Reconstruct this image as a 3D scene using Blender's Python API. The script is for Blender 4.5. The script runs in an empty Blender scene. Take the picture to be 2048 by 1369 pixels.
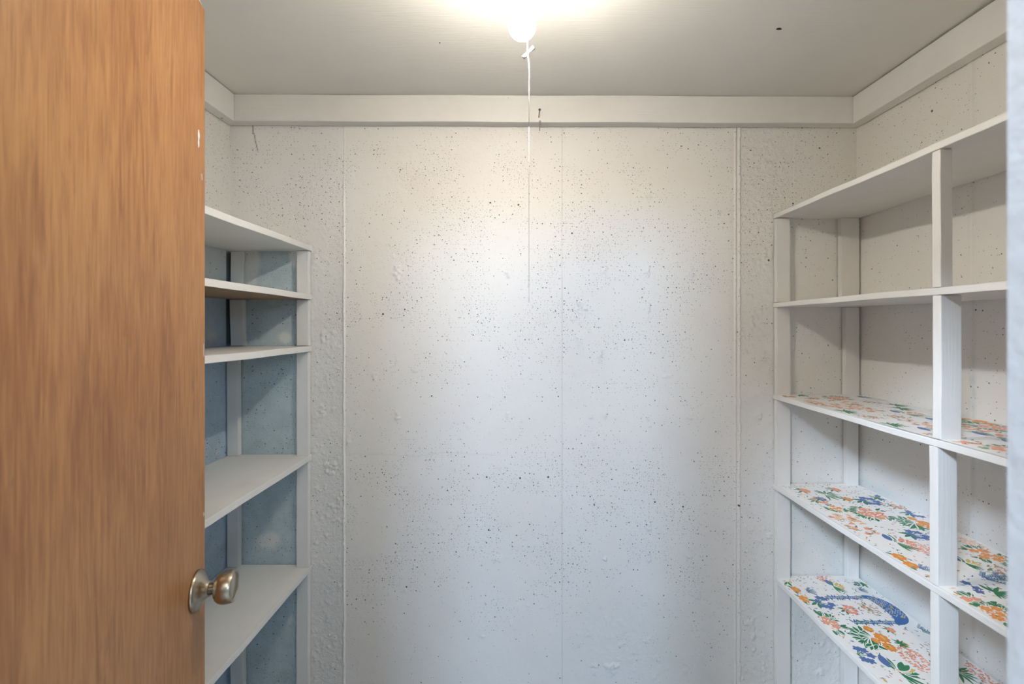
import bpy, bmesh, math, random
import numpy as np
from mathutils import Vector, Matrix

S = bpy.context.scene
COL = S.collection
random.seed(7)
CAM = 1.42                       # camera height above the floor
# ----------------------------------------------------------------- room measures (metres)
BACK = 1.552                     # back wall
LEFT, RIGHT = -0.963, 1.105      # side walls
FRONT_IN, FRONT_OUT = 0.24, 0.04 # the two faces of the doorway wall
JAMB_L, JAMB_R = -0.412, 0.248
def ceil_z(x): return CAM + 0.7435 - 0.0037 * x

# ----------------------------------------------------------------- node helpers
def new_mat(name):
    m = bpy.data.materials.new(name); m.use_nodes = True
    nt = m.node_tree; nt.nodes.clear()
    out = nt.nodes.new('ShaderNodeOutputMaterial')
    b = nt.nodes.new('ShaderNodeBsdfPrincipled')
    nt.links.new(b.outputs[0], out.inputs[0])
    return m, nt, b
class NB:
    def __init__(s, nt): s.nt = nt
    def n(s, t, **kw):
        nd = s.nt.nodes.new(t)
        for k, v in kw.items(): setattr(nd, k, v)
        return nd
    def put(s, sock, v):
        if hasattr(v, 'is_linked') or hasattr(v, 'links'): s.nt.links.new(v, sock)
        else: sock.default_value = v
    def math(s, op, a, b=None, c=None, clamp=False):
        nd = s.n('ShaderNodeMath', operation=op, use_clamp=clamp)
        s.put(nd.inputs[0], a)
        if b is not None: s.put(nd.inputs[1], b)
        if c is not None: s.put(nd.inputs[2], c)
        return nd.outputs[0]
    def mix(s, f, a, b):
        nd = s.n('ShaderNodeMix', data_type='RGBA')
        s.put(nd.inputs[0], f)
        s.put(nd.inputs[6], a if not isinstance(a, tuple) else (*a, 1))
        s.put(nd.inputs[7], b if not isinstance(b, tuple) else (*b, 1))
        return nd.outputs[2]
    def coord(s, which='Object'):
        return s.n('ShaderNodeTexCoord').outputs[which]
    def mapping(s, v, scale=(1, 1, 1), loc=(0, 0, 0), rot=(0, 0, 0)):
        m = s.n('ShaderNodeMapping')
        s.put(m.inputs[0], v); m.inputs[1].default_value = loc
        m.inputs[2].default_value = rot; m.inputs[3].default_value = scale
        return m.outputs[0]
    def noise(s, v, scale, detail=4, rough=0.55, dist=0.0, out=0):
        nd = s.n('ShaderNodeTexNoise')
        s.put(nd.inputs['Vector'], v); s.put(nd.inputs['Scale'], scale)
        nd.inputs['Detail'].default_value = detail; nd.inputs['Roughness'].default_value = rough
        nd.inputs['Distortion'].default_value = dist
        return nd.outputs[out]
    def ramp(s, f, a, b, c=0.0, d=1.0, smooth=True):
        nd = s.n('ShaderNodeMapRange', interpolation_type='SMOOTHSTEP' if smooth else 'LINEAR')
        nd.clamp = True if not smooth else nd.clamp
        s.put(nd.inputs[0], f); s.put(nd.inputs[1], a); s.put(nd.inputs[2], b)
        s.put(nd.inputs[3], c); s.put(nd.inputs[4], d)
        return nd.outputs[0]
    def bump(s, h, strength, dist, prev=None):
        nd = s.n('ShaderNodeBump'); nd.inputs['Strength'].default_value = strength
        nd.inputs['Distance'].default_value = dist
        s.put(nd.inputs['Height'], h)
        if prev is not None: s.put(nd.inputs['Normal'], prev)
        return nd.outputs[0]
    def attr(s, name):
        return s.n('ShaderNodeAttribute', attribute_name=name).outputs['Fac']

WHITE = (0.80, 0.785, 0.75)
BLUE = (0.53, 0.62, 0.64)

def wall_material(name, axes, white=WHITE, blue=BLUE, rough=0.52):
    """white emulsion on poured concrete: air holes, trowel marks, older blue paint where 'blue' says so"""
    m, nt, b = new_mat(name); k = NB(nt)
    co = k.coord()
    sep = k.n('ShaderNodeSeparateXYZ'); nt.links.new(co, sep.inputs[0])
    cmb = k.n('ShaderNodeCombineXYZ')
    nt.links.new(sep.outputs[axes[0]], cmb.inputs[0]); nt.links.new(sep.outputs[axes[1]], cmb.inputs[1])
    p = cmb.outputs[0]
    # jitter makes the holes irregular
    jit = k.noise(p, 260, 2, 0.6, out=1)
    vm = k.n('ShaderNodeVectorMath', operation='MULTIPLY_ADD')
    nt.links.new(jit, vm.inputs[0]); vm.inputs[1].default_value = (0.0030,) * 3; nt.links.new(p, vm.inputs[2])
    pj = vm.outputs[0]
    dens = k.attr('pit')
    def pits(scale, rmin, rmax, dmul, soft):
        v = k.n('ShaderNodeTexVoronoi', voronoi_dimensions='2D', feature='F1')
        k.put(v.inputs['Vector'], pj); v.inputs['Scale'].default_value = scale
        sc = k.n('ShaderNodeSeparateColor'); nt.links.new(v.outputs['Color'], sc.inputs[0])
        r = k.math('MULTIPLY_ADD', k.math('POWER', sc.outputs[0], 2.5), (rmax - rmin) * scale, rmin * scale)
        on = k.math('LESS_THAN', sc.outputs[1], k.math('MULTIPLY', dens, dmul))
        inside = k.ramp(v.outputs['Distance'], k.math('MULTIPLY', r, soft), r, 1.0, 0.0)
        return k.math('MULTIPLY', inside, on)
    a = pits(70, 0.0010, 0.0025, 1.0, 0.6)
    c = pits(135, 0.0007, 0.0015, 1.0, 0.55)
    d = pits(11, 0.0022, 0.0042, 0.40, 0.6)
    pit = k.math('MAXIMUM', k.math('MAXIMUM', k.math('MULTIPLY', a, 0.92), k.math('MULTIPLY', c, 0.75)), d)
    pit = k.math('MAXIMUM', pit, k.attr('crack_or_shade'))
    n1 = k.noise(p, 2.2, 4, 0.6)
    tint = k.mix(k.ramp(n1, 0.35, 0.7), white, tuple(x * f for x, f in zip(white, (0.965, 0.955, 0.94))))
    wear = k.noise(p, 14, 5, 0.65)
    blu = k.mix(k.ramp(wear, 0.35, 0.68), blue, tuple(x * 0.86 for x in blue))
    patch = k.ramp(k.noise(p, 19, 3, 0.7), 0.655, 0.69)
    blu = k.mix(k.math('MULTIPLY', patch, 0.55), blu, (0.66, 0.64, 0.60))
    base = k.mix(k.attr('blue'), tint, blu)
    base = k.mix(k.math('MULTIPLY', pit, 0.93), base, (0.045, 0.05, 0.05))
    nt.links.new(base, b.inputs['Base Color'])
    b.inputs['Roughness'].default_value = rough
    b.inputs['Specular IOR Level'].default_value = 0.16
    h1 = k.bump(k.noise(p, 170, 4, 0.6), 0.6, 0.0016)
    rg = k.math('MULTIPLY', k.noise(p, 60, 5, 0.65, 0.6), k.attr('rough'))
    h2 = k.bump(rg, 0.8, 0.006, h1)
    h3 = k.bump(k.math('MULTIPLY', pit, -1.0), 0.7, 0.0012, h2)
    nt.links.new(h3, b.inputs['Normal'])
    return m

def paint_material(name, axis, color=(0.79, 0.775, 0.74), rough=0.4, grain=0.4):
    """brush-painted softwood, grain along one axis"""
    m, nt, b = new_mat(name); k = NB(nt)
    sc = [70, 70, 70]; sc[axis] = 2.2
    co = k.coord()
    g = k.noise(k.mapping(co, sc), 4.0, 4, 0.6)
    w = k.noise(co, 9, 4, 0.6)
    chip = k.ramp(k.noise(co, 55, 3, 0.6), 0.745, 0.775)
    c = k.mix(k.ramp(w, 0.3, 0.75), color, tuple(x * 0.95 for x in color))
    c = k.mix(k.math('MULTIPLY', k.ramp(g, 0.56, 0.75), 0.10), c, (0.42, 0.40, 0.36))
    c = k.mix(k.math('MULTIPLY', chip, 0.45), c, (0.36, 0.33, 0.29))
    nt.links.new(c, b.inputs['Base Color'])
    b.inputs['Roughness'].default_value = rough
    b.inputs['Specular IOR Level'].default_value = 0.35
    nt.links.new(k.bump(w, 0.25, 0.002, k.bump(g, grain, 0.0014)), b.inputs['Normal'])
    return m

def wood_material(name, axis, dark, light, red, rough, spec=0.5, grain=1.0):
    m, nt, b = new_mat(name); k = NB(nt)
    co = k.coord()
    sc = [1, 1, 1]; sc[axis] = 0.075
    v = k.mapping(co, sc)
    big = k.noise(k.mapping(co, [0.45 if i == axis else 1 for i in range(3)]), 4.5, 3, 0.6, 0.3)
    fine = k.noise(v, 150 * grain, 5, 0.62, 0.2)
    sc2 = [1, 1, 1]; sc2[axis] = 0.018
    pore = k.noise(k.mapping(co, sc2), 420 * grain, 3, 0.6)
    sc3 = [1, 1, 1]; sc3[axis] = 0.16
    fig = k.noise(k.mapping(co, sc3), 26, 4, 0.7, 1.1)
    f = k.math('ADD', k.math('MULTIPLY', big, 0.50), k.math('MULTIPLY', fine, 0.65))
    c = k.mix(k.ramp(f, 0.36, 0.82), light, dark)
    c = k.mix(k.math('MULTIPLY', k.ramp(fig, 0.50, 0.74), 0.6), c, red)
    c = k.mix(k.math('MULTIPLY', k.ramp(pore, 0.55, 0.70), 0.42), c, tuple(x * 0.5 for x in dark))
    nt.links.new(c, b.inputs['Base Color'])
    b.inputs['Roughness'].default_value = rough
    b.inputs['Specular IOR Level'].default_value = spec
    nt.links.new(k.bump(pore, 0.12, 0.0008), b.inputs['Normal'])
    return m

def plain(name, color, rough=0.5, metal=0.0, spec=0.5, vary=0.08, scale=30, bump=0.0):
    m, nt, b = new_mat(name); k = NB(nt)
    n = k.noise(k.coord(), scale, 4, 0.6)
    c = k.mix(n, tuple(min(1, x * (1 + vary)) for x in color), tuple(x * (1 - vary) for x in color))
    nt.links.new(c, b.inputs['Base Color'])
    b.inputs['Roughness'].default_value = rough; b.inputs['Metallic'].default_value = metal
    b.inputs['Specular IOR Level'].default_value = spec
    if bump: nt.links.new(k.bump(n, bump, 0.002), b.inputs['Normal'])
    return m

# ----------------------------------------------------------------- object helpers
def tag(o, label=None, cat=None, group=None, kind=None):
    if label: o['label'] = label
    if cat: o['category'] = cat
    if group: o['group'] = group
    if kind: o['kind'] = kind
    return o
def link(name, me, mats, parent=None):
    o = bpy.data.objects.new(name, me); COL.objects.link(o)
    for m in (mats if isinstance(mats, (list, tuple)) else [mats]): me.materials.append(m)
    if parent is not None:
        o.parent = parent
        o.matrix_parent_inverse = Matrix.Translation(-parent.location) if parent.type == 'EMPTY' else Matrix.Identity(4)
    return o
def from_bm(name, bm, mats, parent=None, smooth=False):
    me = bpy.data.meshes.new(name)
    bmesh.ops.recalc_face_normals(bm, faces=bm.faces)
    bm.to_mesh(me); bm.free()
    if smooth:
        for p in me.polygons: p.use_smooth = True
    return link(name, me, mats, parent)
def empty(name, loc):
    o = bpy.data.objects.new(name, None); COL.objects.link(o); o.location = loc
    o.empty_display_size = 0.05
    return o
def add_box(bm, x0, x1, y0, y1, z0, z1, bevel=0.0):
    r = bmesh.ops.create_cube(bm, size=1.0)
    vs = r['verts']
    for v in vs:
        v.co = Vector((x0 + (v.co.x + .5) * (x1 - x0), y0 + (v.co.y + .5) * (y1 - y0), z0 + (v.co.z + .5) * (z1 - z0)))
    if bevel:
        es = list({e for v in vs for e in v.link_edges})
        bmesh.ops.bevel(bm, geom=es, offset=bevel, segments=2, affect='EDGES', profile=0.6)
    return vs
def wobble(bm, amp, seed, cuts=14):
    """hand-sawn boards: long edges are never quite straight"""
    rnd = random.Random(seed)
    ph = [rnd.uniform(0, 6.28) for _ in range(6)]
    for v in bm.verts:
        t = v.co.x * 3 + v.co.y * 9 + v.co.z * 9
        v.co.x += amp * math.sin(t * 1.3 + ph[0]) + amp * .6 * math.sin(t * 4.1 + ph[1])
        v.co.z += amp * math.sin((v.co.x + v.co.y) * 7 + ph[2]) * .7 + amp * .5 * math.sin((v.co.x + v.co.y) * 21 + ph[3])
def board(name, x0, x1, y0, y1, z0, z1, mat, parent, bevel=0.0015, amp=0.0006, seed=0, slices=None, kind_bottom=None):
    """a board along its longest side, cut in slices so that it can wobble a little"""
    bm = bmesh.new()
    add_box(bm, x0, x1, y0, y1, z0, z1, bevel)
    d = (x1 - x0, y1 - y0, z1 - z0); ax = d.index(max(d))
    n = slices or max(4, int(d[ax] / 0.05))
    lo = (x0, y0, z0)[ax]
    for i in range(1, n):
        co = [0, 0, 0]; co[ax] = lo + d[ax] * i / n
        no = [0, 0, 0]; no[ax] = 1
        bmesh.ops.bisect_plane(bm, geom=bm.verts[:] + bm.edges[:] + bm.faces[:], plane_co=co, plane_no=no)
    wobble(bm, amp, seed)
    if kind_bottom is not None:
        bmesh.ops.recalc_face_normals(bm, faces=bm.faces)
        bm.normal_update()
        for f in bm.faces:
            if f.normal.z < -0.7: f.material_index = 1
        return from_bm(name, bm, [mat, kind_bottom], parent)
    return from_bm(name, bm, mat, parent)
def lathe_bm(bm, profile, mat=Matrix.Identity(4), seg=48, mi=0):
    """profile = (distance along local z, radius)"""
    rings = []
    for h, r in profile:
        if r < 1e-6: rings.append([bm.verts.new(mat @ Vector((0, 0, h)))])
        else: rings.append([bm.verts.new(mat @ Vector((r * math.cos(2 * math.pi * i / seg), r * math.sin(2 * math.pi * i / seg), h))) for i in range(seg)])
    for a, b in zip(rings, rings[1:]):
        for i in range(seg):
            j = (i + 1) % seg
            if len(a) == 1 and len(b) == 1: continue
            if len(a) == 1: f = bm.faces.new((a[0], b[i], b[j]))
            elif len(b) == 1: f = bm.faces.new((a[i], a[j], b[0]))
            else: f = bm.faces.new((a[i], a[j], b[j], b[i]))
            f.material_index = mi; f.smooth = True
def axis_matrix(p, d):
    d = Vector(d).normalized()
    return Matrix.Translation(p) @ d.to_track_quat('Z', 'Y').to_matrix().to_4x4()

# ----------------------------------------------------------------- numpy noise for real wall relief
def vnoise(u, v, scale, seed):
    rs = np.random.RandomState(seed); L = rs.rand(257, 257)
    x = u * scale + 50.3; y = v * scale + 50.7
    xi = np.floor(x).astype(int); yi = np.floor(y).astype(int)
    fx = x - xi; fy = y - yi; fx = fx * fx * (3 - 2 * fx); fy = fy * fy * (3 - 2 * fy)
    a = L[xi % 256, yi % 256]; b_ = L[(xi + 1) % 256, yi % 256]; c = L[xi % 256, (yi + 1) % 256]; d = L[(xi + 1) % 256, (yi + 1) % 256]
    return (a * (1 - fx) + b_ * fx) * (1 - fy) + (c * (1 - fx) + d * fx) * fy
def fbm(u, v, scale, seed, octv=4):
    s = 0; a = 0.5
    for i in range(octv):
        s = s + a * (vnoise(u, v, scale, seed + i) - 0.5); scale *= 2.07; a *= 0.5
    return s
def smooth(a, b, x):
    t = np.clip((x - a) / (b - a), 0, 1); return t * t * (3 - 2 * t)

def grid_wall(name, us, vs, place, fields, thick, mat, label):
    """a solid wall whose visible side is a fine grid with real relief; fields(u, v) -> height, {attribute: value}"""
    nu, nv = len(us), len(vs)
    U, V = np.meshgrid(us, vs, indexing='ij')
    h, at = fields(U, V)
    edge = np.ones_like(h); h = h * edge
    P = place(U, V, h).reshape(-1, 3)
    B = place(np.array([us[0], us[-1], us[-1], us[0]]), np.array([vs[0], vs[0], vs[-1], vs[-1]]), np.full(4, -thick)).reshape(-1, 3)
    co = np.vstack([P, B]); n0 = nu * nv
    idx = np.arange(n0).reshape(nu, nv)
    q = np.stack([idx[:-1, :-1], idx[1:, :-1], idx[1:, 1:], idx[:-1, 1:]], -1).reshape(-1, 4)
    ng = [list(idx[:, 0]) + [n0 + 1, n0], list(idx[-1, :]) + [n0 + 2, n0 + 1], list(idx[::-1, -1]) + [n0 + 3, n0 + 2],
          list(idx[0, ::-1]) + [n0, n0 + 3], [n0 + 3, n0 + 2, n0 + 1, n0]]
    ng = [list(reversed(g)) for g in ng]
    loops = np.concatenate([q.reshape(-1), np.concatenate([np.array(g) for g in ng])]).astype(np.int32)
    tot = np.concatenate([np.full(len(q), 4), np.array([len(g) for g in ng])]).astype(np.int32)
    start = np.concatenate([[0], np.cumsum(tot)[:-1]]).astype(np.int32)
    me = bpy.data.meshes.new(name)
    me.vertices.add(len(co)); me.vertices.foreach_set('co', co.astype(np.float32).ravel())
    me.loops.add(len(loops)); me.loops.foreach_set('vertex_index', loops)
    me.polygons.add(len(tot)); me.polygons.foreach_set('loop_start', start)
    me.polygons.foreach_set('loop_total', tot)
    sm = np.ones(len(tot), dtype=bool); sm[-5:] = False
    me.polygons.foreach_set('use_smooth', sm)
    me.update(calc_edges=True); me.validate()
    for k_, a in at.items():
        ca = me.attributes.new(k_, 'FLOAT', 'POINT')
        ca.data.foreach_set('value', np.concatenate([np.broadcast_to(a, h.shape).ravel(), np.zeros(4)]).astype(np.float32))
    o = link(name, me, mat)
    return tag(o, label, 'wall', kind='structure')

# shelf heights (top faces), relative to the floor
L_TOPS = [CAM + h for h in (0.263, 0.104, -0.066, -0.424, -0.787)]
R_TOPS = [CAM + h for h in (0.366, 0.076, -0.2275, -0.5215, -0.8245)]
L_T, R_T = 0.018, 0.0145
L_FRONT, R_FRONT = -0.690, 0.8285

# ----------------------------------------------------------------- walls
SEAM_L, SEAM_M, SEAM_R = -0.585, 0.134, 0.712
BLOBS = [(-.409,.178,16),(-.046,.178,12),(.275,.178,11),(.415,.178,11),(.56,.175,18),(.42,.43,11),(.65,.37,8),(.42,.06,9),(-.409,-.30,12),(-.046,-.297,9),
         (.275,-.297,8),(.42,-.30,10),(.23,-.30,6),(.556,-.30,7),(-.409,-.77,10),(-.08,-.77,15),(.275,-.77,10),(.42,-.765,10),(.556,-.762,8),(.419,-.665,10),
         (.413,-1.04,15),(.30,-1.13,22),(.24,-1.12,14),(-.41,-.115,10),(-.485,-.165,9),(.48,-.168,9),(-.62,-.275,10),(-.655,-.03,12),(.78,-.30,9),
         (-.66,-.28,14),(-.63,-.47,14),(.24,-.39,7),(.2,.06,12),(.79,.05,9),(.80,-.10,10),(.19,-.05,16),(.26,-.1,14),(-.35,-.15,6),(-.57,-.38,9)]
def back_fields(u, v):
    H = v - CAM
    rs = np.random.RandomState(5)
    h = 0.0010 * fbm(u, v, 2.5, 3, 3) + 0.0014 * fbm(u, v, 22, 11, 4) + 0.0007 * fbm(u, v, 90, 13, 2)
    strip = np.maximum(smooth(SEAM_L + .004, SEAM_L - .01, u) * smooth(-.76, -.72, u), smooth(SEAM_R + .004, SEAM_R + .02, u) * smooth(.90, .85, u)) + .25 * (np.abs(u - .1) > .8)
    low = smooth(-.75, -1.1, H) * smooth(.1, .25, u)
    tro = np.clip(fbm(u, v * .8, 52, 21, 4) - 0.11, 0, 1)
    h = h + strip * 0.016 * tro + low * 0.014 * tro
    # patches of trowelled filler beside the middle seam
    for cx, ch, rx, ry in ((.22,.165,.07,.035),(.22,.03,.07,.045),(-.64,-.45,.05,.12),(-.63,-.7,.05,.15),(.77,.0,.05,.12)):
        h = h + 0.020 * tro * np.exp(-(((u - cx) / rx) ** 2 + ((H - ch) / ry) ** 2))
    # form-tie blobs and stray crumbs of mortar under the paint
    ua, va = u[:, 0], v[0, :]
    rs = np.random.RandomState(12)
    lumps = [(cx, ch, r_ * .00095, 1.0) for cx, ch, r_ in BLOBS]
    for q in range(420):
        cx, ch = rs.uniform(-.95, 1.05), rs.uniform(-1.19, .62)
        if -.55 < cx < .69 and ch > -.2 and rs.rand() < .6: continue
        lumps.append((cx, ch, rs.uniform(.002, .005), .45))
    for q in range(90):
        lumps.append((rs.choice((rs.uniform(-.68, -.6), rs.uniform(.74, .82))), rs.uniform(-1.19, .25), rs.uniform(.002, .006), .45))
    for cx, ch, r_, amp in lumps:
        i0, i1 = np.searchsorted(ua, (cx - 1.6 * r_, cx + 1.6 * r_)); j0, j1 = np.searchsorted(va, (CAM + ch - 1.8 * r_, CAM + ch + 1.8 * r_))
        if i1 <= i0 or j1 <= j0: continue
        uu, hh = u[i0:i1, j0:j1] - cx, H[i0:i1, j0:j1] - ch
        ang = np.arctan2(hh, uu); d = np.hypot(uu * (1 + .5 * math.sin(cx * 900)), hh * (.8 + .45 * math.sin(ch * 700)))
        rr = r_ * (1 + .28 * np.sin(3 * ang + cx * 40) + .22 * np.sin(5 * ang + ch * 50))
        bl = smooth(1.0, 0.6, d / rr)
        h[i0:i1, j0:j1] += amp * bl * (0.0022 + 0.0085 * np.clip(vnoise(uu + cx, hh + ch, 150, int(abs(cx * 1000)) % 97) - .25, 0, 1))
    # casting seams
    wig = 0.0018 * (vnoise(u * 0, v, 60, 31) - .5) + 0.002 * (vnoise(u * 0, v, 14, 33) - .5)
    am = 0.35 + 0.65 * smooth(.60, .3, H) * (0.5 + vnoise(u * 0, v, 35, 35))
    h = h + 0.0060 * am * np.exp(-((u - SEAM_L - wig) / 0.0026) ** 2) + 0.0012 * smooth(SEAM_L - .004, SEAM_L + .002, u) * smooth(SEAM_L + .5, SEAM_L, u)
    h = h - 0.0010 * np.exp(-((u - SEAM_M) / 0.0010) ** 2)
    amr = smooth(.665, .645, H) * (0.7 + 0.6 * vnoise(u * 0, v, 90, 37) - .15)
    wig2 = 0.003 * (vnoise(u * 0, v, 120, 41) - .5)
    h = h + 0.0075 * amr * np.exp(-((u - SEAM_R - .007 - wig2) / 0.0035) ** 2) + 0.0060 * amr * np.exp(-((u - SEAM_R + .0065 - .5 * wig2) / 0.0026) ** 2)
    # density of air holes: bands of the pour
    n = vnoise(u, v, 9, 51) * .6 + vnoise(u, v, 24, 53) * .55
    band = np.zeros_like(u)
    for c0, w, a, x0, x1 in ((.50,.055,.75,-.62,.22),(.36,.07,.75,-1.,.25),(.24,.06,.8,-.6,.3),(.15,.08,.42,-.6,.7),(.03,.045,.85,-.6,.2),(-.06,.08,.5,-.2,.6),
                          (-.17,.06,.28,-.6,.7),(-.50,.08,.62,-.62,.66),(-.62,.09,.58,-.6,.66),(-.78,.09,.62,-.6,.7),(.45,.06,.7,-1.,-.5),(.45,.18,.35,.15,1.05),(.32,.06,.4,-.75,.6)):
        band = np.maximum(band, a * np.exp(-((H - c0 - .07 * (vnoise(u, v, 3, 57) - .5)) / (w * 1.25)) ** 2) * smooth(x0 - .12, x0 + .05, u) * smooth(x1 + .15, x1 - .05, u))
    pit = np.clip((0.11 + .68 * band) * smooth(.25, .75, n) * 1.4, 0, 1)
    pit = np.maximum(pit, 0.05)
    pit = pit * (1 - .6 * smooth(-1.0, -1.15, H))
    # cracks and the dark mid seam
    crack_or_shade = 0.3 * np.exp(-((u - SEAM_M) / 0.0009) ** 2) * (0.35 + .65 * vnoise(u * 0, v, 20, 61))
    cw = -.89 + .018 * (0.665 - H) / .09 + .004 * (vnoise(u * 0, v, 70, 63) - .5)
    crack_or_shade = np.maximum(crack_or_shade, .9 * np.exp(-((u - cw) / .0015) ** 2) * smooth(.57, .585, H) * smooth(.668, .66, H))
    hc = -.427 + .024 * (vnoise(u, v * 0, 9, 65) - .5) + .006 * (vnoise(u, v * 0, 50, 66) - .5)
    crack_or_shade = np.maximum(crack_or_shade, .09 * np.exp(-((H - hc) / .0016) ** 2) * smooth(-.58, -.55, u) * smooth(-.0, -.1, u))
    crack_or_shade = np.maximum(crack_or_shade, .15 * np.exp(-((u - SEAM_L + .005 - wig) / .0018) ** 2) * smooth(.2, -.1, H) * vnoise(u * 0, v, 30, 67))
    # shade of the narrow slot behind the upper left posts, painted near black
    crack_or_shade = np.maximum(crack_or_shade, .9 * smooth(LEFT + .016, LEFT + .010, u) * smooth(-.07, -.06, H) * smooth(.245, .24, H))
    # older blue paint left behind the left-hand shelves
    e = 0.02 * (vnoise(u, v, 16, 71) - .5) + 0.012 * (vnoise(u, v, 45, 73) - .5)
    blue = smooth(-.722, -.734, u + e * .3) * smooth(L_TOPS[0] + .006, L_TOPS[0] - .008, v)
    pale = np.exp(-(((u + .90) / .04) ** 2 + ((H - .20) / .09) ** 2)) + np.exp(-(((u + .745) / .03) ** 2 + ((H - .23) / .06) ** 2)) \
        + .8 * np.exp(-(((u + .78) / .03) ** 2 + ((H + .04) / .025) ** 2)) + .7 * np.exp(-(((u + .83) / .06) ** 2 + ((H + .71) / .05) ** 2)) + .5 * np.exp(-(((u + .76) / .04) ** 2 + ((H + 1.0) / .07) ** 2))
    blue = blue * (1 - np.clip(smooth(.35, .75, pale + e * 16), 0, 1) * .8)
    # faint blue show-through low on the right
    blue = np.maximum(blue, .28 * smooth(.855, .865, u) * smooth(-.2, -.75, H) * vnoise(u, v, 14, 77))
    pit = np.where(u < -.735, np.maximum(pit, .5 * smooth(.2, .7, n)), pit)
    rough = 0.10 + .75 * strip + .5 * low
    return h, dict(pit=pit, crack_or_shade=crack_or_shade, blue=blue, rough=rough)
us = np.arange(LEFT - .02, RIGHT + .021, 0.003)
extra = np.concatenate([np.arange(s_ - .016, s_ + .0161, 0.001) for s_ in (SEAM_L, SEAM_M, SEAM_R)])
us = np.unique(np.round(np.concatenate([us, extra]), 4))
vs = np.concatenate([np.arange(0, .2, .05), np.arange(.2, CAM + .70, 0.003), [CAM + .74, CAM + .78]])
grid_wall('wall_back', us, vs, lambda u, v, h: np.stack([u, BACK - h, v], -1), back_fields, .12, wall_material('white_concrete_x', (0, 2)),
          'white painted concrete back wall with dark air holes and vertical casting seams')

def left_fields(u, v):
    H = v - CAM
    n = vnoise(u, v, 9, 151) * .6 + vnoise(u, v, 24, 153) * .55
    h = 0.0010 * fbm(u, v, 2.5, 103, 3) + 0.0012 * fbm(u, v, 22, 111, 4)
    pit = np.clip(.55 * smooth(.3, .9, n), .05, 1)
    e = 0.03 * (vnoise(u, v, 16, 171) - .5)
    blue = smooth(L_TOPS[0] + .006, L_TOPS[0] - .008, v)
    pale = .9 * smooth(.12, .17, H + e) + .9 * np.exp(-(((u - 1.46) / .03) ** 2 + ((H + .03) / .018) ** 2))
    slot_shade = .9 * smooth(BACK - .022, BACK - .016, u) * smooth(-.07, -.06, H) * smooth(.245, .24, H)  # the same slot's shade, painted onto this wall's corner
    return h, dict(pit=pit, crack_or_shade=slot_shade, blue=blue * (1 - np.clip(pale, 0, 1) * .6), rough=np.full_like(u, .25))
ys = np.concatenate([np.arange(FRONT_IN, .9, .02), np.arange(.9, BACK + .01, .005)])
zs = np.concatenate([np.arange(0, .3, .05), np.arange(.3, CAM + .78, .006)])
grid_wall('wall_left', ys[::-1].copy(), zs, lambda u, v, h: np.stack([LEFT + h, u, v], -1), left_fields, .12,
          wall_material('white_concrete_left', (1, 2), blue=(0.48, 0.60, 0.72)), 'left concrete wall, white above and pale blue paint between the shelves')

def right_fields(u, v):
    H = v - CAM
    n = vnoise(u, v, 9, 251) * .6 + vnoise(u, v, 24, 253) * .55
    h = 0.0010 * fbm(u, v, 2.5, 203, 3) + 0.0012 * fbm(u, v, 22, 211, 4)
    top = np.exp(-(((u - 1.28) / .10) ** 2 + ((H - .47) / .05) ** 2))
    top2 = np.exp(-(((u - .86) / .12) ** 2 + ((H - .30) / .04) ** 2))
    pit = np.clip((.16 + .6 * top + .6 * top2) * smooth(.25, .8, n), .04, 1)
    sx = 1.156 + .002 * (vnoise(u * 0, v, 20, 261) - .5)
    h = h + .0025 * np.exp(-((u - sx) / .005) ** 2) - .0012 * smooth(sx - .03, sx, u)
    crack_or_shade = .10 * np.exp(-((u - sx + .007) / .004) ** 2)
    blue = .75 * np.exp(-((u - sx + .004) / .007) ** 2) * smooth(-.24, -.2, H) * smooth(-.05, -.10, H) * vnoise(u, v, 60, 263)
    edge = .45 * sum(np.exp(-((H - (z - CAM) - .01) / .02) ** 2) for z in R_TOPS[3:]) * smooth(1.2, 1.5, u)
    return h, dict(pit=pit, crack_or_shade=crack_or_shade, blue=np.clip(blue + edge, 0, 1), rough=np.full_like(u, .18))
ys = np.concatenate([np.arange(FRONT_IN, .75, .02), np.arange(.75, BACK + .01, .005)])
grid_wall('wall_right', ys, zs, lambda u, v, h: np.stack([RIGHT - h, u, v], -1), right_fields, .12,
          wall_material('white_concrete_right', (1, 2)), 'right concrete wall behind the shelves with the floral liners')

# doorway wall: two piers and a lintel, rough plaster
pm, nt, b = new_mat('rough_plaster'); k = NB(nt); co = k.coord()
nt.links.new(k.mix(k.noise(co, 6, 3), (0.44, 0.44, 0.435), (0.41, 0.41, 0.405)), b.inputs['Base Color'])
b.inputs['Roughness'].default_value = .6
nt.links.new(k.bump(k.noise(co, 60, 4, .55), .6, .0025, k.bump(k.noise(co, 190, 3), .35, .0012)), b.inputs['Normal'])
bm = bmesh.new()
DOOR_HEAD = CAM + .605
add_box(bm, -1.6, JAMB_L - .004, FRONT_OUT, FRONT_IN, 0, CAM + .9)
add_box(bm, JAMB_R, 1.7, FRONT_OUT, FRONT_IN, 0, CAM + .9)
add_box(bm, JAMB_L - .004, JAMB_R, FRONT_OUT, FRONT_IN, DOOR_HEAD, CAM + .9)
tag(from_bm('wall_front', bm, pm), 'rough white plastered doorway edge close to the camera at the far right', 'wall', kind='structure')

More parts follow.
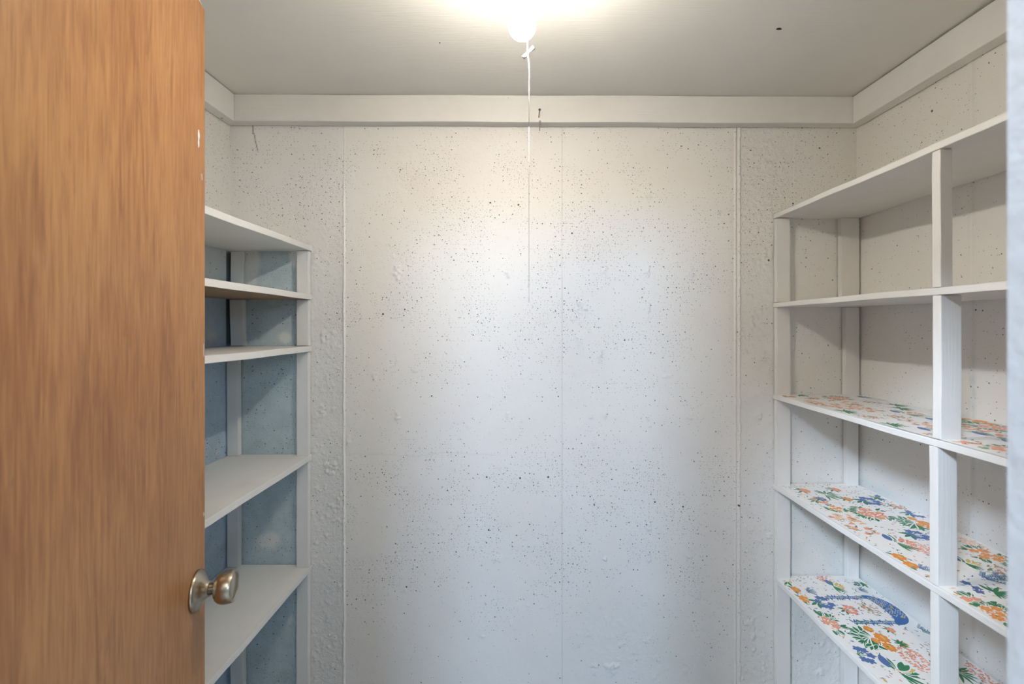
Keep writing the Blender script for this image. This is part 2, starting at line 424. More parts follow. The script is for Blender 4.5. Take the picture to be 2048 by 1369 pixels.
# ceiling: painted plywood, a screw hole
cm, nt, b = new_mat('painted_plywood'); k = NB(nt); co = k.coord()
g = k.noise(k.mapping(co, (3, 70, 1)), 4.5, 4, .62)
w = k.noise(co, 3, 4, .6)
nt.links.new(k.mix(k.ramp(w, .3, .7), (0.79, 0.77, 0.715), (0.76, 0.74, 0.685)), b.inputs['Base Color'])
b.inputs['Roughness'].default_value = .38; b.inputs['Specular IOR Level'].default_value = .4
nt.links.new(k.bump(w, .3, .004, k.bump(g, .35, .0016)), b.inputs['Normal'])
dark = plain('dark_hole', (0.03, 0.027, 0.022), .9, spec=.1)
bm = bmesh.new()
add_box(bm, LEFT - .12, RIGHT + .12, FRONT_IN, BACK + .12, 0, .05)
for v in bm.verts: v.co.z += ceil_z(v.co.x)
for (hx, hy, rx, ry, ro) in ((.642, 1.172, .0075, .0042, .2), (-.215, 1.235, .0022, .002, 0), (.02, 1.31, .0018, .0018, 0)):
    ring = []
    for i in range(14):
        a = i / 14 * 2 * math.pi; q = 1 + .12 * math.sin(3 * a + 1)
        x = rx * math.cos(a) * q; y = ry * math.sin(a) * q
        X = hx + x * math.cos(ro) - y * math.sin(ro); Y = hy + x * math.sin(ro) + y * math.cos(ro)
        ring.append(bm.verts.new((X, Y, ceil_z(X) - .0005)))
    f = bm.faces.new(ring); f.material_index = 1
me = bpy.data.meshes.new('ceiling'); bm.to_mesh(me); bm.free()
tag(link('ceiling', me, [cm, dark]), 'off-white painted plywood ceiling with a small dark screw hole', 'ceiling', kind='structure')

bm = bmesh.new(); add_box(bm, -1.7, 1.8, -2.4, BACK + .1, -.06, 0)
tag(from_bm('floor', bm, plain('grey_floor', (0.40, 0.39, 0.37), .6, scale=8)), 'grey concrete floor', 'floor', kind='structure')

# beams under the ceiling
px_, py_, pz_ = (paint_material('white_gloss_' + a, i) for i, a in enumerate('xyz'))
def beam(name, x0, x1, y0, y1, gap, drop, mat, label, seed):
    bm = bmesh.new(); add_box(bm, x0, x1, y0, y1, -.0865, 0, .0025)
    d = (x1 - x0, y1 - y0); ax = 0 if d[0] > d[1] else 1
    for i in range(1, 24):
        c = [0, 0, 0]; c[ax] = (x0, y0)[ax] + d[ax] * i / 24; no = [0, 0, 0]; no[ax] = 1
        bmesh.ops.bisect_plane(bm, geom=bm.verts[:] + bm.edges[:] + bm.faces[:], plane_co=c, plane_no=no)
    for v in bm.verts:
        v.co.z += ceil_z(v.co.x) - gap - drop * (BACK - v.co.y) + .0007 * math.sin((v.co.x + v.co.y) * 11 + seed)
    tag(from_bm(name, bm, mat), label, 'beam', kind='structure')
beam('trim_1', LEFT + .001, RIGHT - .001, BACK - .040, BACK - .0025, .0008, 0, px_, 'white painted beam under the ceiling along the back wall', 0)
beam('trim_2', LEFT + .0025, LEFT + .040, FRONT_IN, BACK - .041, .003, .0, py_, 'white painted beam under the ceiling beside the brown door', 1)
beam('trim_3', RIGHT - .040, RIGHT - .0025, FRONT_IN, BACK - .041, .0025, .008, py_, 'white painted beam under the ceiling above the right shelves', 2)

# ----------------------------------------------------------------- shelving units
bare = wood_material('bare_board', 1, (0.20, 0.125, 0.07), (0.40, 0.28, 0.175), (0.30, 0.19, 0.11), .6, .3)

left = empty('shelving_unit', (-.82, .93, 0))
tag(left, 'white painted wooden shelves with a pale blue back, beside the brown door', 'shelves')
Y0 = .29
for i, zt in enumerate(L_TOPS):
    o = board('shelf', LEFT + .0035, L_FRONT, Y0, BACK - .004, zt - L_T, zt, py_, left, seed=i, amp=.0008, kind_bottom=bare if i == 1 else None)
    if i == 1: o['label'] = 'second shelf from the top with a bare brown wooden underside'
#           bay: front post (x0,x1), back post (x0,x1,top shift)
lf = [(-.732, -.694)] * 5
lb = [(-.9535, -.911, 0), (-.945, -.903, -.005), (-.958, -.922, 0), (-.958, -.921, 0), (-.947, -.906, 0)]
for i in range(5):
    top = L_TOPS[i] - L_T - .001; bot = L_TOPS[i + 1] + .001 if i < 4 else 0.0
    board('post', lf[i][0], lf[i][1], BACK - .0235, BACK - .0045, bot, top, pz_, left, seed=20 + i, amp=.0005)
    x0, x1, sh = lb[i]
    bm_y = .0065 if i == 0 else .0195
    o = board('post', x0, x1, BACK - .0045 - bm_y, BACK - .0045, bot, top, pz_, left, seed=30 + i, amp=.0005)
    if sh:
        for v in o.data.vertices: v.co.x += sh * (v.co.z - bot) / (top - bot)

right = empty('shelving_unit', (.967, .92, 0))
tag(right, 'white painted wooden shelves with floral paper on the lower ones, along the right wall', 'shelves')
r_shelves = []
for i, zt in enumerate(R_TOPS):
    r_shelves.append(board('shelf', R_FRONT, RIGHT - .0035, Y0, BACK - .004, zt - R_T, zt, py_, right, seed=50 + i, amp=.0009))
rb = [(1.041, 1.0995), (1.055, 1.0995), (1.059, 1.0965), (1.061, 1.0985), (1.05, 1.094)]
mid = [(.9497, .024), (.949, .041), (.9565, .039), (.955, .041), (.958, .036)]
for i in range(5):
    top = R_TOPS[i] - R_T - .001; bot = R_TOPS[i + 1] + .0012 if i < 4 else 0.0
    board('post', R_FRONT + .003, R_FRONT + .046, BACK - .0235, BACK - .0045, bot, top, pz_, right, seed=60 + i, amp=.0005)
    board('post', rb[i][0], rb[i][1], BACK - .0235, BACK - .0045, bot, top, pz_, right, seed=70 + i, amp=.0005)
    y, w_ = mid[i]
    board('post', R_FRONT + .001, R_FRONT + .001 + w_, y - .0195, y, bot, top, pz_, right, seed=80 + i, amp=.0006)

# ----------------------------------------------------------------- printed shelf liners
INK = {}
for nm, c in (('paper', (0.84, 0.82, 0.78)), ('salmon', (0.80, 0.30, 0.19)), ('orange', (0.80, 0.27, 0.045)), ('green', (0.022, 0.19, 0.075)),
              ('blue', (0.085, 0.16, 0.36)), ('yellow', (0.68, 0.48, 0.12)), ('pale', (0.86, 0.52, 0.38)), ('teal', (0.05, 0.20, 0.21)), ('royal', (0.03, 0.13, 0.37))):
    INK[nm] = plain('print_' + nm, c, .42, vary=.05, scale=60)
INKS = list(INK)
class Print:
    """flat printed motifs; pattern 'up' points to the wall (+x), pattern 'right' towards the doorway (-y)"""
    def __init__(s, z, seed): s.bm = bmesh.new(); s.z = z; s.k = 0; s.r = random.Random(seed); s.o = (0, 0); s.keep = False
    def at(s, x, y): s.o = (x, y); return s
    def poly(s, pts, ink, lay=None):
        s.k += 1
        z = s.z + .00012 + (s.k % 400) * 4e-7
        vv = []
        for a, b in pts:
            X = s.o[0] + b; Y = s.o[1] - a
            if s.keep: X = min(X, RIGHT - .0066)
            if not (R_FRONT + .004 < X < RIGHT - .006 and Y0 + .01 < Y < BACK - .007): return
            for (q0, q1) in BLOCK.get(s.level, ()):
                if R_FRONT - .01 < X < R_FRONT + .05 and q0 < Y < q1: return
            if Y > BACK - .027 and (X < R_FRONT + .05 or X > 1.04): return
            vv.append(s.bm.verts.new((X, Y, z)))
        f = s.bm.faces.new(vv); f.material_index = INKS.index(ink)
        if f.normal.z < 0 or True:
            f.normal_update()
            if f.normal.z < 0: f.normal_flip()
    def blob(s, x, y, r, ink, lobes=6, depth=.18, sq=1.0, n=None):
        ph = s.r.uniform(0, 6.3); n = n or lobes * 5
        s.poly([(x + r * (1 + depth * math.sin(lobes * t + ph)) * math.cos(t), y + sq * r * (1 + depth * math.sin(lobes * t + ph)) * math.sin(t))
                for t in (2 * math.pi * i / n for i in range(n))], ink)
    def leaf(s, x, y, ang, ln, wd, ink, bend=.15):
        L, Rr = [], []
        for i in range(7):
            t = i / 6; w = wd * math.sin(math.pi * min(1, t * .93 + .05)) ** .8 * .5
            a = ang + bend * t; cx = x + ln * t * math.cos(a); cy = y + ln * t * math.sin(a)
            L.append((cx - w * math.sin(a), cy + w * math.cos(a))); Rr.append((cx + w * math.sin(a), cy - w * math.cos(a)))
        if ink != 'paper' and wd > .006 and s.r.random() < .8: s.leaf(x - ln * .06 * math.cos(ang), y - ln * .06 * math.sin(ang), ang, ln * 1.1, wd * 1.45, 'paper', bend)
        s.poly(L + Rr[::-1], ink)
    def dash(s, x, y, ang, ln, wd, ink):
        c, d = math.cos(ang), math.sin(ang)
        s.poly([(x - c * ln / 2 - d * wd / 2, y - d * ln / 2 + c * wd / 2), (x + c * ln / 2 - d * wd * .2, y + d * ln / 2 + c * wd * .2), (x + c * ln / 2 + d * wd * .2, y + d * ln / 2 - c * wd * .2), (x - c * ln / 2 + d * wd / 2, y - d * ln / 2 - c * wd / 2)], ink)
    def line(s, pts, wd, ink):
        for (x0, y0), (x1, y1) in zip(pts, pts[1:]):
            L = math.hypot(x1 - x0, y1 - y0) or 1e-6; nx, ny = -(y1 - y0) / L * wd / 2, (x1 - x0) / L * wd / 2
            s.poly([(x0 + nx, y0 + ny), (x1 + nx, y1 + ny), (x1 - nx, y1 - ny), (x0 - nx, y0 - ny)], ink)
    def leaves(s, x, y, R_, n=9, ink='green'):
        for i in range(n):
            a = 2 * math.pi * i / n + s.r.uniform(-.25, .25)
            s.leaf(x + .3 * R_ * math.cos(a), y + .3 * R_ * math.sin(a), a, R_ * s.r.uniform(.6, .95), R_ * .26, ink, s.r.uniform(-.3, .3))
    def flower(s, x, y, r, ink='salmon', eye='yellow'):
        s.blob(x, y, r * 1.18, 'paper', 6, .15)
        s.blob(x, y, r, ink, s.r.choice((5, 6, 7)), .2)
        for i in range(5):
            a = i * 1.2566 + s.r.random(); s.dash(x + r * .55 * math.cos(a), y + r * .55 * math.sin(a), a, r * .5, r * .1, 'pale')
        s.blob(x, y, r * .22, eye, 4, .1)
    # -- motifs
    def bouquet(s, R_=.045, ink='salmon', n=8):
        for k_ in range(n + 5):
            a = s.r.uniform(0, 6.28); d = R_ * s.r.uniform(.55, .8)
            x, y = d * math.cos(a), d * math.sin(a) * .8
            for da in (-.5, 0, .5): s.leaf(x, y, a + da, R_ * .42, R_ * .17, 'green', s.r.uniform(-.4, .4))
        for k_ in range(n):
            a = 2 * math.pi * k_ / (n - 1) + s.r.uniform(-.2, .2); d = 0 if k_ == 0 else R_ * .52
            s.flower(d * math.cos(a), d * math.sin(a) * .8, R_ * s.r.uniform(.19, .25), ink)
    def marigold(s, R_=.045):
        for a in np.linspace(-2.9, -.25, 8):
            s.leaf(0, -R_ * .1, a, R_ * s.r.uniform(.75, 1.05), R_ * .24, 'green', s.r.uniform(-.3, .3))
            s.leaf(R_ * .5 * math.cos(a), -R_ * .1 + R_ * .5 * math.sin(a), a + .7, R_ * .4, R_ * .16, 'green')
            s.leaf(R_ * .5 * math.cos(a), -R_ * .1 + R_ * .5 * math.sin(a), a - .7, R_ * .4, R_ * .16, 'green')
        for x, y, r in ((0, .35, .34), (-.62, .2, .24), (.62, .22, .3), (.2, -.05, .2)):
            s.blob(x * R_, y * R_, r * R_, 'orange', 9, .1, .8)
            s.blob(x * R_, y * R_ + r * R_ * .15, r * R_ * .5, 'yellow', 7, .1, .35)
    def bluecluster(s, R_=.03, ink='blue'):
        for a in (-2.3, -1.5, -.8): s.leaf(0, -.1 * R_, a, R_ * .9, R_ * .3, 'green', .3)
        for k_ in range(6):
            a = k_ * 1.05 + s.r.random() * .4; d = R_ * .62
            s.line([(0, -.2 * R_), (d * math.cos(a), d * math.sin(a) * .7 + .2 * R_)], R_ * .06, 'green')
            s.blob(d * math.cos(a), d * math.sin(a) * .7 + .2 * R_, R_ * .27, ink, 5, .22)
    def sprays(s, R_=.05, ink='pale'):
        for k_ in range(26):
            x, y = s.r.uniform(-1, 1) * R_, s.r.uniform(-.5, .5) * R_
            s.blob(x, y, R_ * s.r.uniform(.08, .16), s.r.choice((ink, 'salmon')), 5, .2)
            s.leaf(x, y, s.r.uniform(0, 6.28), R_ * .25, R_ * .07, s.r.choice(('green', 'green', 'yellow')), .4)
    def dots(s, R_=.035, ink='salmon', sq=.55):
        for k_ in range(150):
            a = s.r.uniform(0, 6.28); d = math.sqrt(s.r.random()) * R_
            s.blob(d * math.cos(a), d * math.sin(a) * sq, R_ * .05, ink, 3, .2, n=7)
    def fern(s, R_=.035):
        for a in np.linspace(-.35, 3.5, 11):
            s.leaf(0, -.3 * R_, a, R_ * s.r.uniform(.75, 1.1), R_ * .17, 'green', s.r.uniform(-.25, .25))
    def lily(s, R_=.045, c='salmon'):
        for a in (-.25, -.05, .18, .42, 2.7, 2.95, 3.2): s.leaf(0, -.2 * R_, a, R_ * s.r.uniform(.8, 1.3), R_ * .16, 'green', .2)
        s.leaf(-.2 * R_, -.35 * R_, 3.05, R_ * .9, R_ * .4, 'blue', -.1)
        for a in (.7, 1.1, 1.5, 1.9, 2.3): s.leaf(0, 0, a, R_ * .75, R_ * .3, c if a != 1.5 else 'yellow', .1)
    def sprig(s, R_=.03, ink='blue'):
        for b_ in range(4):
            a0 = 1.57 + (b_ - 1.5) * .5
            for t in np.linspace(.2, 1, 6):
                x, y = R_ * t * math.cos(a0), R_ * t * math.sin(a0)
                s.leaf(x, y, a0 + .8, R_ * .24, R_ * .09, s.r.choice((ink, 'teal'))); s.leaf(x, y, a0 - .8, R_ * .24, R_ * .09, s.r.choice((ink, 'green')))
            s.line([(0, 0), (R_ * math.cos(a0), R_ * math.sin(a0))], R_ * .04, ink)
    def single(s, R_=.018, ink='orange'):
        for a in (-2.2, -1.2, -.4, 3.3): s.leaf(0, 0, a, R_ * 1.3, R_ * .4, 'green', .3)
        s.blob(0, .2 * R_, R_ * .85, ink, 7, .14, .75); s.blob(0, .3 * R_, R_ * .3, 'yellow', 5, .1, .6)
    def bush(s, R_=.03):
        for k_ in range(46):
            x, y = s.r.gauss(0, .42) * R_, s.r.gauss(0, .42) * R_
            s.leaf(x, y, s.r.uniform(.3, 2.8), R_ * .28, R_ * .09, s.r.choice(('green', 'green', 'teal', 'salmon')), .2)
            if k_ % 2 == 0: s.blob(x, y + R_ * .1, R_ * .07, s.r.choice(('salmon', 'orange')), 4, .2)
    def trellis(s, W=.16, Hh=.12):
        """garden arch: two climbing posts and a broad lattice hoop"""
        for sx in (-W / 2, W / 2):
            for o_ in (-.0055, .0055): s.line([(sx + o_, -Hh), (sx + o_, 0)], .0024, 'royal')
            for t in np.linspace(-Hh, 0, 22):
                s.line([(sx - .006, t), (sx + .006, t + .006)], .0016, 'royal'); s.line([(sx + .006, t), (sx - .006, t + .006)], .0016, 'royal')
                s.leaf(sx, t, s.r.uniform(0, 6.28), .016, .0046, s.r.choice(('blue', 'green', 'teal', 'royal', 'royal')))
                if s.r.random() < .55: s.blob(sx + s.r.uniform(-.007, .007), t, .0021, 'yellow', 4, .2)
        N = 36
        inner = [(-(W / 2 - .007) * math.cos(math.pi * i / N), .012 * math.sin(math.pi * i / N)) for i in range(N + 1)]
        outer = [(-(W / 2 + .012) * math.cos(math.pi * i / N), -.004 + .062 * math.sin(math.pi * i / N) ** .8) for i in range(N + 1)]
        for i in range(N): s.poly([inner[i], inner[i + 1], outer[i + 1], outer[i]], 'royal')
        for i in range(1, N):
            n_ = max(1, int((outer[i][1] - inner[i][1]) / .0065))
            for q in range(n_):
                f = (q + .5 + .5 * (i % 2)) / (n_ + .5)
                if f > .95: continue
                x = inner[i][0] * (1 - f) + outer[i][0] * f; y = inner[i][1] * (1 - f) + outer[i][1] * f
                c_ = s.r.random()
                if c_ < .62: s.poly([(x - .0016, y), (x, y + .0021), (x + .0016, y), (x, y - .0021)], 'paper')
                elif c_ < .85: s.blob(x, y, .0026, s.r.choice(('yellow', 'green', 'yellow')), 5, .2)
    def confetti(s, n, y0, y1):
        s.at(0, 0)
        for k_ in range(n):
            X = s.r.uniform(R_FRONT, RIGHT); Y = s.r.uniform(y0, y1)
            s.at(X, Y); s.dash(0, 0, s.r.uniform(0, 6.28), s.r.uniform(.0045, .0085), .0032, s.r.choice(('blue', 'salmon', 'green', 'orange', 'blue', 'pale', 'teal')))
def on(level, px, py):
    """where a motif seen in the photograph lies on the shelf (metres)"""
    h = R_TOPS[level] - CAM; Y = -h * 940 / (py - 652)
    return ((px - 1043) * Y / 940, Y)
BLOCK = {i: [(mid[i - 1][0] - .024, mid[i - 1][0] + .004)] for i in (2, 3, 4)}
PLAN = {
 2: [],
 3: [('bouquet', 1744, 1029, dict(R_=.054)), ('sprays', 1707, 1049, dict(R_=.062)), ('fern', 1660, 991, dict(R_=.045)), ('single', 1669, 981, dict(R_=.02, ink='salmon')),
     ('single', 1693, 1000, dict()), ('fern', 1603, 999, dict(R_=.04)), ('single', 1607, 983, dict(ink='salmon', R_=.022)), ('bluecluster', 1637, 1003, dict(R_=.03, ink='salmon')), ('single', 1641, 1000, dict(ink='blue')),
     ('bluecluster', 1734, 1004, dict(R_=.04)), ('bluecluster', 1762, 998, dict(R_=.03)), ('bouquet', 1671, 1019, dict(R_=.032, ink='orange', n=5)), ('bush', 1787, 1015, dict(R_=.035)),
     ('bluecluster', 1826, 1030, dict(R_=.03)), ('marigold', 1836, 1049, dict(R_=.05)), ('bluecluster', 1829, 1072, dict(R_=.034)), ('lily', 1801, 1087, dict(R_=.042)),
     ('dots', 1846, 1100, dict(R_=.04)), ('single', 1795, 1116, dict(R_=.019)), ('single', 1818, 1132, dict(R_=.019)), ('sprig', 1838, 1139, dict(R_=.022)), ('dots', 1712, 968, dict(R_=.035)),
     ('bouquet', 1973, 1112, dict(R_=.045, ink='orange', n=6)), ('lily', 1936, 1128, dict(R_=.03, c='yellow')), ('bush', 1997, 1144, dict(R_=.03)), ('sprig', 1964, 1158, dict(R_=.03)), ('sprig', 1990, 1158, dict(R_=.03)),
     ('bluecluster', 1930, 1176, dict(R_=.03)), ('fern', 1997, 1187, dict(R_=.03)), ('bouquet', 1962, 1214, dict(R_=.042)), ('bouquet', 2002, 1232, dict(R_=.04, ink='orange', n=6)), ('dots', 1945, 1090, dict(R_=.035, ink='pale')),
     ('fern', 1905, 1192, dict(R_=.025)), ('single', 1730, 1085, dict(R_=.012, ink='salmon')), ('single', 1620, 1015, dict(R_=.012)), ('single', 1855, 1157, dict(R_=.02, ink='salmon'))],
 4: [('dots', 1641, 1152, dict(R_=.05)), ('bouquet', 1706, 1162, dict(R_=.035, ink='teal', n=4)), ('lily', 1671, 1174, dict(R_=.035, c='yellow')), ('single', 1577, 1166, dict(R_=.02)), ('single', 1589, 1181, dict(R_=.019)),
     ('single', 1606, 1200, dict(R_=.021)), ('sprig', 1612, 1184, dict(R_=.025)), ('bluecluster', 1643, 1207, dict(R_=.038)), ('bouquet', 1653, 1247, dict(R_=.05)), ('fern', 1588, 1149, dict(R_=.02)),
     ('bluecluster', 1697, 1222, dict(R_=.028, ink='salmon')), ('bush', 1735, 1219, dict(R_=.034)), ('marigold', 1748, 1278, dict(R_=.058)), ('bluecluster', 1722, 1312, dict(R_=.036)),
     ('dots', 1832, 1322, dict(R_=.05)), ('lily', 1800, 1343, dict(R_=.05, c='green')), ('sprig', 1838, 1262, dict(R_=.035)), ('single', 1805, 1291, dict(R_=.014, ink='yellow')), ('fern', 1805, 1290, dict(R_=.02)),
     ('single', 1780, 1262, dict(R_=.014, ink='salmon')), ('single', 1730, 1171, dict(R_=.015)), ('sprig', 1718, 1182, dict(R_=.02)), ('single', 1766, 1364, dict(R_=.018)), ('fern', 1925, 1345, dict(R_=.04)), ('dots', 1965, 1352, dict(R_=.04)), ('sprig', 1850, 1240, dict(R_=.02))],
}
DOTW = {2: 300, 3: 900, 4: 900}
for lev in (2, 3, 4):
    zt = R_TOPS[lev] + .0012
    P = Print(zt + .0005, 100 + lev); P.level = lev
    add_box(P.bm, R_FRONT + .003, RIGHT - .005, Y0 + .005, BACK - .0055, zt - .0001, zt + .0005)
    P.confetti(DOTW[lev], .55, BACK)
    plan = list(PLAN[lev])
    if lev == 4:
        # arch: posts seen at two depths, hoop towards the wall
        xa, ya = on(4, 1730, 1197); xb, yb = on(4, 1791, 1247)
        P.at((xa + xb) / 2 + .0, (ya + yb) / 2); P.keep = True; P.trellis(abs(ya - yb), .118); P.keep = False
    for kind_, px, py, kw in plan:
        x, y = on(lev, px, py); P.at(x, y); getattr(P, kind_)(**kw)
    if lev == 2:
        rr = random.Random(4); pts = []
        for t in range(900):
            x, y = rr.uniform(.85, 1.09), rr.uniform(.55, 1.53)
            if all(math.hypot(x - a, y - b_) > .058 for a, b_ in pts): pts.append((x, y))
        for i, (x, y) in enumerate(pts):
            P.at(x, y); kk = rr.choice(('bouquet', 'sprays', 'bluecluster', 'fern', 'marigold', 'lily', 'dots', 'bush', 'sprig'))
            getattr(P, kk)()
    else:   # the end of the shelf nearest the doorway carries on with the same print
        rr = random.Random(9 + lev)
        for i in range(14):
            P.at(rr.uniform(.86, 1.08), rr.uniform(.35, .78)); getattr(P, rr.choice(('bouquet', 'bluecluster', 'fern', 'sprig', 'single')))()
    me = bpy.data.meshes.new('shelf_liner'); P.bm.to_mesh(me); P.bm.free()
    o = link('shelf_liner', me, [INK[n] for n in INKS], r_shelves[lev])
    o['label'] = 'white shelf paper printed with orange, green and blue flowers'

# ----------------------------------------------------------------- door
veneer = wood_material('mahogany_veneer', 2, (0.285, 0.116, 0.041), (0.50, 0.256, 0.102), (0.205, 0.072, 0.030), .34, .28)
metal, nt, b = new_mat('antique_nickel'); k = NB(nt)
n = k.noise(k.mapping(k.coord(), (60, 60, 60)), 2, 3)
nt.links.new(k.mix(n, (0.56, 0.49, 0.38), (0.44, 0.38, 0.29)), b.inputs['Base Color'])
b.inputs['Metallic'].default_value = 1; b.inputs['Roughness'].default_value = .27
chip_m = plain('white_paint_chip', (0.82, 0.80, 0.78), .6)
FREE = Vector((-.5886, .874, 0)); DIR = Vector((.268, -.9635, 0)).normalized(); NRM = Vector((.9635, .268, 0)).normalized()
LEN, TH, TOPZ = .655, .035, CAM + .5876
# local frame: u along the leaf from the free edge, w out of the visible face
def dp(u, w, z): return FREE + DIR * u + NRM * w + Vector((0, 0, z))
bm = bmesh.new()
add_box(bm, 0, LEN, -TH, 0, .012, TOPZ, .0012)
M = Matrix((( DIR.x, NRM.x, 0, FREE.x), (DIR.y, NRM.y, 0, FREE.y), (0, 0, 1, 0), (0, 0, 0, 1)))
me = bpy.data.meshes.new('door_1'); bmesh.ops.recalc_face_normals(bm, faces=bm.faces); bm.to_mesh(me); bm.free()
door = link('door_1', me, veneer); door.matrix_world = M
# the frame is mirrored (u x w points down), so flip the winding
if M.to_3x3().determinant() < 0:
    pass
tag(door, 'reddish brown flush wooden door standing open with a round knob', 'door', kind='structure')
def on_door(o):
    o.parent = door; o.matrix_parent_inverse = Matrix.Identity(4); return o
KU, KZ = .042, CAM - .530 * .834 / .940
km = axis_matrix(Vector((KU, 0, KZ)), (0, 1, 0))
bm = bmesh.new()
lathe_bm(bm, [(-.0005, 0), (-.0005, .0345), (.003, .0347), (.0055, .0335), (.0075, .0305), (.0090, .0285), (.012, .0225), (.016, .0165), (.020, .0135), (.0225, .0125), (.0225, 0)], km, 64)
rose = on_door(from_bm('rosette', bm, metal))
bm = bmesh.new()
lathe_bm(bm, [(.0215, 0), (.0215, .0105), (.0285, .0100), (.0292, .0130), (.031, .0178), (.0345, .0230), (.039, .0263), (.044, .0281), (.049, .0284), (.055, .0279),
              (.0600, .0270), (.0612, .0261), (.0613, .0244), (.0592, .0237), (.0586, .0216), (.0602, .0208), (.0606, 0)], km, 64)
knob = on_door(from_bm('knob', bm, metal))
for nm, u, z, pts in (('paint_chip', .030, CAM + .335, [(0, .018), (.004, .016), (.0045, .006), (.003, .0), (.005, -.008), (.002, -.016), (-.002, -.01), (-.001, 0), (-.004, .008)]),
                      ('paint_chip', .016, CAM + .272, [(0, .006), (.0015, .005), (-.001, -.006), (-.002, -.004)]),
                      ('paint_chip', .006, CAM - .348, [(0, .004), (.002, .001), (.001, -.004), (-.0015, -.002)]),
                      ('paint_chip', .0065, CAM - .045, [(0, .012), (.001, .010), (.0005, -.012), (-.0008, -.010)])):
    bm = bmesh.new()
    a = [bm.verts.new((u + x, .0006, z + y)) for x, y in pts]; c = [bm.verts.new((u + x * .95, -.0005, z + y * .95)) for x, y in pts]
    bm.faces.new(a); bm.faces.new(c[::-1])
    for i in range(len(a)): bm.faces.new((a[i], a[i - 1], c[i - 1], c[i]))
    o = on_door(from_bm(nm, bm, chip_m)); o['label'] = 'white chip in the veneer near the edge of the door'
# torn veneer on the top corner
bm = bmesh.new()
pr = [(0, 0), (.028, 0), (.032, .0045), (.022, .007), (.010, .006), (.002, .003)]
a = [bm.verts.new((x, -.003, TOPZ + z - .0005)) for x, z in pr]; c = [bm.verts.new((x, -.026, TOPZ + z - .0005)) for x, z in pr]
bm.faces.new(a); bm.faces.new(c[::-1])
for i in range(len(a)): bm.faces.new((a[i], a[i - 1], c[i - 1], c[i]))
on_door(from_bm('top_edge_filler', bm, chip_m))['label'] = 'white filler on the top corner of the door'

# ----------------------------------------------------------------- ceiling lamp with pull cord
LX, LY, LH = 0.0012, .90, CAM + .5745
OUT = lambda t: [n_ for n_ in t.nodes if n_.type == 'OUTPUT_MATERIAL'][0].inputs[0]
# thin frosted glass: lets most of the light through and glows itself
frost, nt, b = new_mat('frosted_glass')
nt.nodes.remove(b); em = nt.nodes.new('ShaderNodeEmission'); tr = nt.nodes.new('ShaderNodeBsdfTransparent'); mx = nt.nodes.new('ShaderNodeMixShader')
em.inputs[0].default_value = (1.0, 0.95, 0.88, 1); em.inputs[1].default_value = 14.0; mx.inputs[0].default_value = .18
nt.links.new(tr.outputs[0], mx.inputs[1]); nt.links.new(em.outputs[0], mx.inputs[2]); nt.links.new(mx.outputs[0], OUT(nt))
porcelain = plain('white_porcelain', (0.82, 0.81, 0.78), .25)
cordm = plain('white_cord', (0.62, 0.61, 0.59), .8)
stringm = plain('grey_string', (0.25, 0.245, 0.235), .8)
greym = plain('grey_end', (0.30, 0.29, 0.27), .6)
lamp = empty('ceiling_lamp', (LX, LY, ceil_z(0)))
tag(lamp, 'bare lit light bulb in a ceiling lampholder with a white pull cord', 'lamp')
up = Matrix.Translation((LX, LY, LH))
bm = bmesh.new()
R = .0266
pts = [(-R, 0)] + [(-R * math.cos(t), R * math.sin(t)) for t in np.linspace(.15, math.pi * .62, 18)]
pts += [(.018, .0228), (.026, .0195), (.034, .0165), (.044, .0148), (.056, .0140), (.062, .0135), (.062, 0)]
lathe_bm(bm, pts, up, 48)
from_bm('bulb', bm, frost, lamp, True)
# the light given off by the filament, a little stronger along the bulb's axis than sideways
pl = bpy.data.lights.new('filament_light', 'POINT'); pl.energy = 1.0; pl.shadow_soft_size = .012; pl.color = (1.0, 0.925, 0.82)
plo = bpy.data.objects.new('filament_light', pl); COL.objects.link(plo); plo.location = (LX, LY, LH)
pl.use_nodes = True; nt = pl.node_tree; k = NB(nt); em = [n_ for n_ in nt.nodes if n_.type == 'EMISSION'][0]
sx_ = k.n('ShaderNodeSeparateXYZ'); nt.links.new(k.coord('Normal'), sx_.inputs[0])
nt.links.new(k.ramp(sx_.outputs[2], -1.0, .3, 23.5, 10.4, False), em.inputs[1])
bm = bmesh.new()
top = ceil_z(0) - LH + .0006
lathe_bm(bm, [(.066, 0), (.066, .020), (.069, .023), (.090, .026), (.105, .030), (.125, .040), (.145, .054), (.158, .058), (top, .058), (top, 0)], up, 48)
from_bm('lamp_holder', bm, porcelain, lamp, True)
CX, CY = .0145, .939
def tube(bm, pts, r0, r1, seg=10, mi=0):
    rings = []
    for i, p in enumerate(pts):
        r = r0 + (r1 - r0) * i / (len(pts) - 1)
        d = (Vector(pts[min(i + 1, len(pts) - 1)]) - Vector(pts[max(i - 1, 0)])).normalized()
        m_ = axis_matrix(Vector(p), d)
        rings.append([bm.verts.new(m_ @ Vector((r * math.cos(2 * math.pi * j / seg), r * math.sin(2 * math.pi * j / seg), 0))) for j in range(seg)])
    for a, c in zip(rings, rings[1:]):
        for j in range(seg): bm.faces.new((a[j], a[(j + 1) % seg], c[(j + 1) % seg], c[j])).smooth = True
    if mi:
        for f in bm.faces:
            if all(v in set(q for g in rings for q in g) for v in f.verts): f.material_index = mi
    bm.faces.new(rings[0][::-1]); bm.faces.new(rings[-1])
bm = bmesh.new()
zt = LH + .080
tube(bm, [(LX + .008, LY + .023, zt), (.0125, CY - .006, zt - .002), (.0118, CY, zt - .02), (.0118, CY, CAM + .552), (.0122, CY, CAM + .545), (.0150, CY, CAM + .525), (.0152, CY, CAM + .47), (.0150, CY, CAM + .40)], .0011, .0009)
